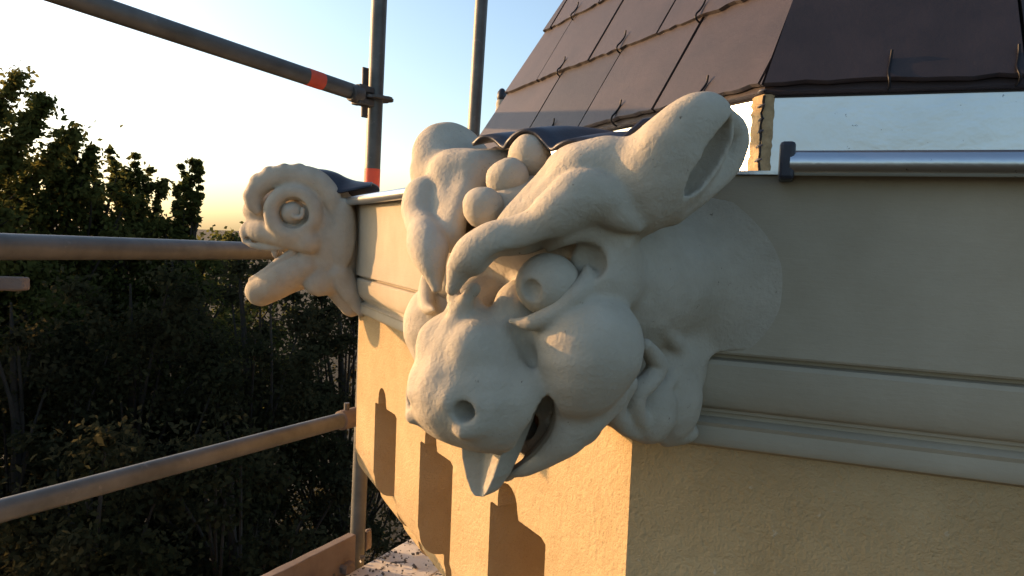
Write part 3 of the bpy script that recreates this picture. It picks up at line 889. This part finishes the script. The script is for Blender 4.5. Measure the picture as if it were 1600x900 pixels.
# toe board, deck and bits on it
tA, tB = at(550, 868, 2.42), at(362, 948, 1.98)
tA.z = tB.z = -1.072
board('toe_board', tB, tA, (0, 0, 1), .13, .032, M['wood'], 'pinkish upright toe board at the foot of the scaffold pole', 'toe board')
dk = (tA - tB).normalized(); dside = Vector((dk.y, -dk.x, 0))
deck = empty('scaffold_deck', (tA.x, tA.y, -1.13)); tag(deck, 'dusty scaffold deck of boards below the turret', 'scaffold deck')
for i in range(3):
    c = Vector((tA.x, tA.y, -1.132 + .004 * i)) + dside * (.155 + .236 * i)
    board('plank', c - dk * 1.6, c + dk * (.35 + .5 * i), dside, .23, .038, M['dusty'], None, None, None, deck)
def chunk(name, c, s, mat, label, cat, group=None, up=1.0):
    bm = bmesh.new(); bmesh.ops.create_cube(bm, size=1)
    bmesh.ops.subdivide_edges(bm, edges=bm.edges, cuts=2, use_grid_fill=True)
    for v in bm.verts:
        v.co = Vector((v.co.x * s[0], v.co.y * s[1], v.co.z * s[2])) + Vector([random.uniform(-.07, .07) * q for q in s])
    me = bpy.data.meshes.new(name); bm.to_mesh(me); bm.free()
    o = link(name, me, mat); o.location = c; o.rotation_euler = (0, 0, random.uniform(0, 3)); bevel(o, .002)
    tag(o, label, cat, group)
top = -1.111
b1 = at(569, 872, 2.55); chunk('wood_block', (b1.x, b1.y, top + .03), (.035, .035, .065), M['wood'], 'small upright wooden block on the deck beside the pole foot', 'block')
b2 = at(541, 884, 2.36); chunk('wood_block', (b2.x, b2.y, top + .014), (.04, .045, .03), M['wood'], 'low wooden offcut lying against the toe board', 'block')
for i in range(46):
    c = Vector((tA.x, tA.y, 0)) + dside * random.uniform(.03, .5) + dk * random.uniform(-.55, .45)
# rubble crumbs: one loose scatter
cv_, cf_ = [], []
for i in range(240):
    c = Vector((tA.x, tA.y, top + .004)) + dside * abs(random.gauss(.05, .14)) + dk * random.uniform(-.7, .32)
    s = random.uniform(.0012, .0055) if i % 9 else random.uniform(.005, .009)
    v, f = boxvf(c, (s, s * random.uniform(.5, 1), s * .5), Matrix.Rotation(random.uniform(0, 3), 3, Vector((random.random(), random.random(), 1)).normalized()))
    o_ = len(cv_); cv_ += v; cf_ += [tuple(a + o_ for a in q) for q in f]
o = mesh('rubble_crumbs', cv_, cf_, M['steeldark']); tag(o, 'dark crumbs of rubble strewn on the deck', 'rubble', kind='stuff')
# end of a board on the left edge
board('guard_board', at(-170, 441, .93), at(42, 444, 1.03), (.5, -.5, 0.06), .06, .0195, M['wood'], 'rounded end of a tan board poking in below the middle rail', 'board', roundend=True)

# distant pinnacle top beside the roof hip
pc = at(784, 153, 4.7)
pin = empty('pinnacle', (pc.x, pc.y, GROUND)); tag(pin, 'tip of a distant stone pinnacle with dark cap beside the roof hip', 'pinnacle')
def lathe(pr, seg=16):
    vs, fs = [], []
    for r_, z in pr:
        for k in range(seg):
            a = 2 * math.pi * k / seg; vs.append((r_ * math.cos(a), r_ * math.sin(a), z))
    for i in range(len(pr) - 1):
        for k in range(seg): fs.append((i * seg + k, i * seg + (k + 1) % seg, (i + 1) * seg + (k + 1) % seg, (i + 1) * seg + k))
    fs.append(tuple(range((len(pr) - 1) * seg, len(pr) * seg)))
    return vs, fs
tz = pc.z - GROUND
v, f = lathe([(.22, 0), (.22, tz - .8), (.12, tz - .5), (.05, tz - .14), (.032, tz - .06), (.036, tz - .04), (.03, tz - .015)]); mesh('shaft', v, f, M['carved'], pin, smooth=40)
v, f = lathe([(.026, tz - .016), (.032, tz + .0), (.028, tz + .035), (.014, tz + .055), (.003, tz + .06)]); mesh('cap', v, f, M['lead'], pin, smooth=60)

# ================================================================== GROUND AND TREES
bm = bmesh.new(); n = 48
rings = [3, 8, 16, 30, 60, 150, 500, 1500, 5000]
prev = [bm.verts.new((CEN[0], CEN[1], GROUND))]
for i, r_ in enumerate(rings):
    cur = [bm.verts.new((CEN[0] + r_ * math.cos(2 * math.pi * k / n), CEN[1] + r_ * math.sin(2 * math.pi * k / n), GROUND + (random.uniform(-.15, .15) if 3 < r_ < 100 else 0))) for k in range(n)]
    for k in range(n):
        j = (k + 1) % n
        if i == 0: bm.faces.new([prev[0], cur[k], cur[j]])
        else: bm.faces.new([prev[k], cur[k], cur[j], prev[j]])
    prev = cur
me = bpy.data.meshes.new('ground'); bm.to_mesh(me); bm.free()
tag(link('ground', me, M['soil']), kind='structure')

def leaves(name, centres, radii, per, size, mat, parent, seed, elong=1.0):
    r = np.random.default_rng(seed)
    C = np.repeat(np.array(centres), per, 0); R_ = np.repeat(np.array(radii), per)
    n = len(C)
    d = r.normal(size=(n, 3)); d /= np.linalg.norm(d, axis=1)[:, None]
    p = C + d * (R_ * np.abs(r.normal(size=n)) * .72)[:, None] * np.array([1, 1, .8])
    nrm = d * .5 + r.normal(size=(n, 3)) * .7 + np.array([0, 0, .5]); nrm /= np.linalg.norm(nrm, axis=1)[:, None]
    t = np.cross(nrm, r.normal(size=(n, 3))); t /= np.linalg.norm(t, axis=1)[:, None]
    b = np.cross(nrm, t); s = size * r.uniform(.6, 1.3, n)[:, None]
    P = np.empty((n, 4, 3), np.float32)
    P[:, 0] = p - t * s; P[:, 1] = p - b * s * .55 + nrm * s * .12; P[:, 2] = p + t * s; P[:, 3] = p + b * s * .55 + nrm * s * .12
    me = bpy.data.meshes.new(name)
    me.vertices.add(n * 4); me.vertices.foreach_set('co', P.ravel())
    me.loops.add(n * 4); me.loops.foreach_set('vertex_index', np.arange(n * 4, dtype=np.int32))
    me.polygons.add(n); me.polygons.foreach_set('loop_start', np.arange(0, n * 4, 4, dtype=np.int32))
    me.update(calc_edges=True)
    return link(name, me, mat, parent)

def tree(x, d, ytop, rad, zlow, label, name='broadleaf_tree', nclump=150, per=110, size=.062, mat='leaf', seed=1, clump=.42, twigs=()):
    r = random.Random(seed)
    X = (x - 800) / FPX * d; hor = 375 + .04 * (x - 800); ztop = (hor - ytop) / FPX * d
    base = Vector((X, d, GROUND)); t = empty(name, base); tag(t, label, 'tree', 'trees beyond the scaffold')
    H = ztop - GROUND; zl = zlow - GROUND
    cz = (H + zl) / 2; hz = (H - zl) / 2
    # trunk
    tp = [Vector((0, 0, -.2)), Vector((r.uniform(-.1, .1), r.uniform(-.1, .1), zl * .6 + .4)), Vector((r.uniform(-.3, .3), r.uniform(-.3, .3), cz)), Vector((r.uniform(-.3, .3), r.uniform(-.3, .3), H - .5))]
    pts = [Vector(p) for p in catmull(tp, 5)]
    v, f = tube(pts, [.24 * (1 - i / (len(pts) - 1)) ** .8 + .015 for i in range(len(pts))], 10)
    mesh('trunk', v, f, M['bark'], t, smooth=60)
    cs, rs, br = [], [], []
    while len(cs) < nclump:
        q = Vector((r.uniform(-1, 1), r.uniform(-1, 1), r.uniform(-1, 1)))
        l = q.length
        if l > 1 or (l < .45 and r.random() < .7): continue
        w = 1 + .22 * math.sin(3.1 * q.x + seed) * math.cos(2.7 * q.z + 2 * seed) + .18 * math.sin(5 * q.y + 4 * q.z + seed)
        w = min(w, 1.12)
        p = Vector((q.x * rad * w, q.y * rad * w, cz + q.z * hz * min(w, 1.0)))
        cs.append(p); rs.append(clump * r.uniform(.55, 1.25))
    for i in range(0, len(cs), 2):
        p = cs[i]; k = min(len(pts) - 2, max(3, int(len(pts) * (.25 + .6 * (p.z / H) * r.uniform(.7, .95)))))
        a = pts[k]; mid = a.lerp(p, .5) + Vector((r.uniform(-.2, .2), r.uniform(-.2, .2), r.uniform(-.1, .35)))
        end = p + (p - a).normalized() * r.uniform(.0, .3)
        bpts = [Vector(z) for z in catmull([a, mid, p, end], 3)]
        br.append(tube(bpts, [.032 * (1 - j / (len(bpts) - 1)) + .006 for j in range(len(bpts))], 5, False))
    for tx, ty, tr in twigs:         # leafy shoots that stand clear of the crown
        hr = 375 + .04 * (tx - 800)
        p = Vector(((tx - 800) / FPX * d - X, r.uniform(-.3, .3), (hr - ty) / FPX * d - GROUND))
        a = Vector((p.x * .4, p.y * .3, p.z - r.uniform(1.6, 2.2)))
        bpts = [Vector(z) for z in catmull([a, a.lerp(p, .5) + Vector((r.uniform(-.1, .1), 0, 0)), p], 6)]
        br.append(tube(bpts, [.022 * (1 - j / (len(bpts) - 1)) + .005 for j in range(len(bpts))], 5, False))
        for j in range(5, len(bpts)):
            cs.append(bpts[j] + Vector((r.uniform(-.08, .08), r.uniform(-.08, .08), 0))); rs.append(tr * r.uniform(.6, 1))
    v, f = merge(*br); mesh('limbs', v, f, M['bark'], t, smooth=60)
    leaves('crown', [tuple(c) for c in cs], rs, per, size, M[mat], t, seed)
tree(-130, 13, 95, 2.9, -6.5, 'tallest green tree at the left edge of the picture', seed=3, nclump=380, per=220, twigs=[(20, 122, .22), (52, 152, .2), (78, 168, .22), (97, 205, .2)])
tree(70, 14.5, 228, 2.2, -6.5, 'rounded tree right of the tallest one, above the middle rail', seed=5, nclump=340, per=210, clump=.38, twigs=[(100, 212, .12), (112, 222, .14), (150, 236, .11), (140, 250, .14), (128, 232, .13)])
tree(205, 15.5, 275, 1.6, -6, 'loose twiggy tree with gaps showing sky above the middle rail', seed=8, nclump=230, per=140, clump=.30, twigs=[(160, 236, .10), (178, 256, .11), (225, 248, .10), (221, 266, .12), (250, 285, .11), (196, 270, .12), (150, 262, .12)])
tree(292, 15, 318, 1.0, -6, 'slim tree whose leafy shoots rise left of the ram head', seed=12, nclump=150, per=130, clump=.30, twigs=[(302, 256, .09), (285, 262, .07), (298, 280, .09), (268, 300, .10), (312, 258, .07), (300, 305, .11), (276, 320, .12)])
tree(365, 24, 344, 2.2, -8, 'distant low tree just left of the ram snout', seed=14, nclump=150, per=90, clump=.5, size=.1)
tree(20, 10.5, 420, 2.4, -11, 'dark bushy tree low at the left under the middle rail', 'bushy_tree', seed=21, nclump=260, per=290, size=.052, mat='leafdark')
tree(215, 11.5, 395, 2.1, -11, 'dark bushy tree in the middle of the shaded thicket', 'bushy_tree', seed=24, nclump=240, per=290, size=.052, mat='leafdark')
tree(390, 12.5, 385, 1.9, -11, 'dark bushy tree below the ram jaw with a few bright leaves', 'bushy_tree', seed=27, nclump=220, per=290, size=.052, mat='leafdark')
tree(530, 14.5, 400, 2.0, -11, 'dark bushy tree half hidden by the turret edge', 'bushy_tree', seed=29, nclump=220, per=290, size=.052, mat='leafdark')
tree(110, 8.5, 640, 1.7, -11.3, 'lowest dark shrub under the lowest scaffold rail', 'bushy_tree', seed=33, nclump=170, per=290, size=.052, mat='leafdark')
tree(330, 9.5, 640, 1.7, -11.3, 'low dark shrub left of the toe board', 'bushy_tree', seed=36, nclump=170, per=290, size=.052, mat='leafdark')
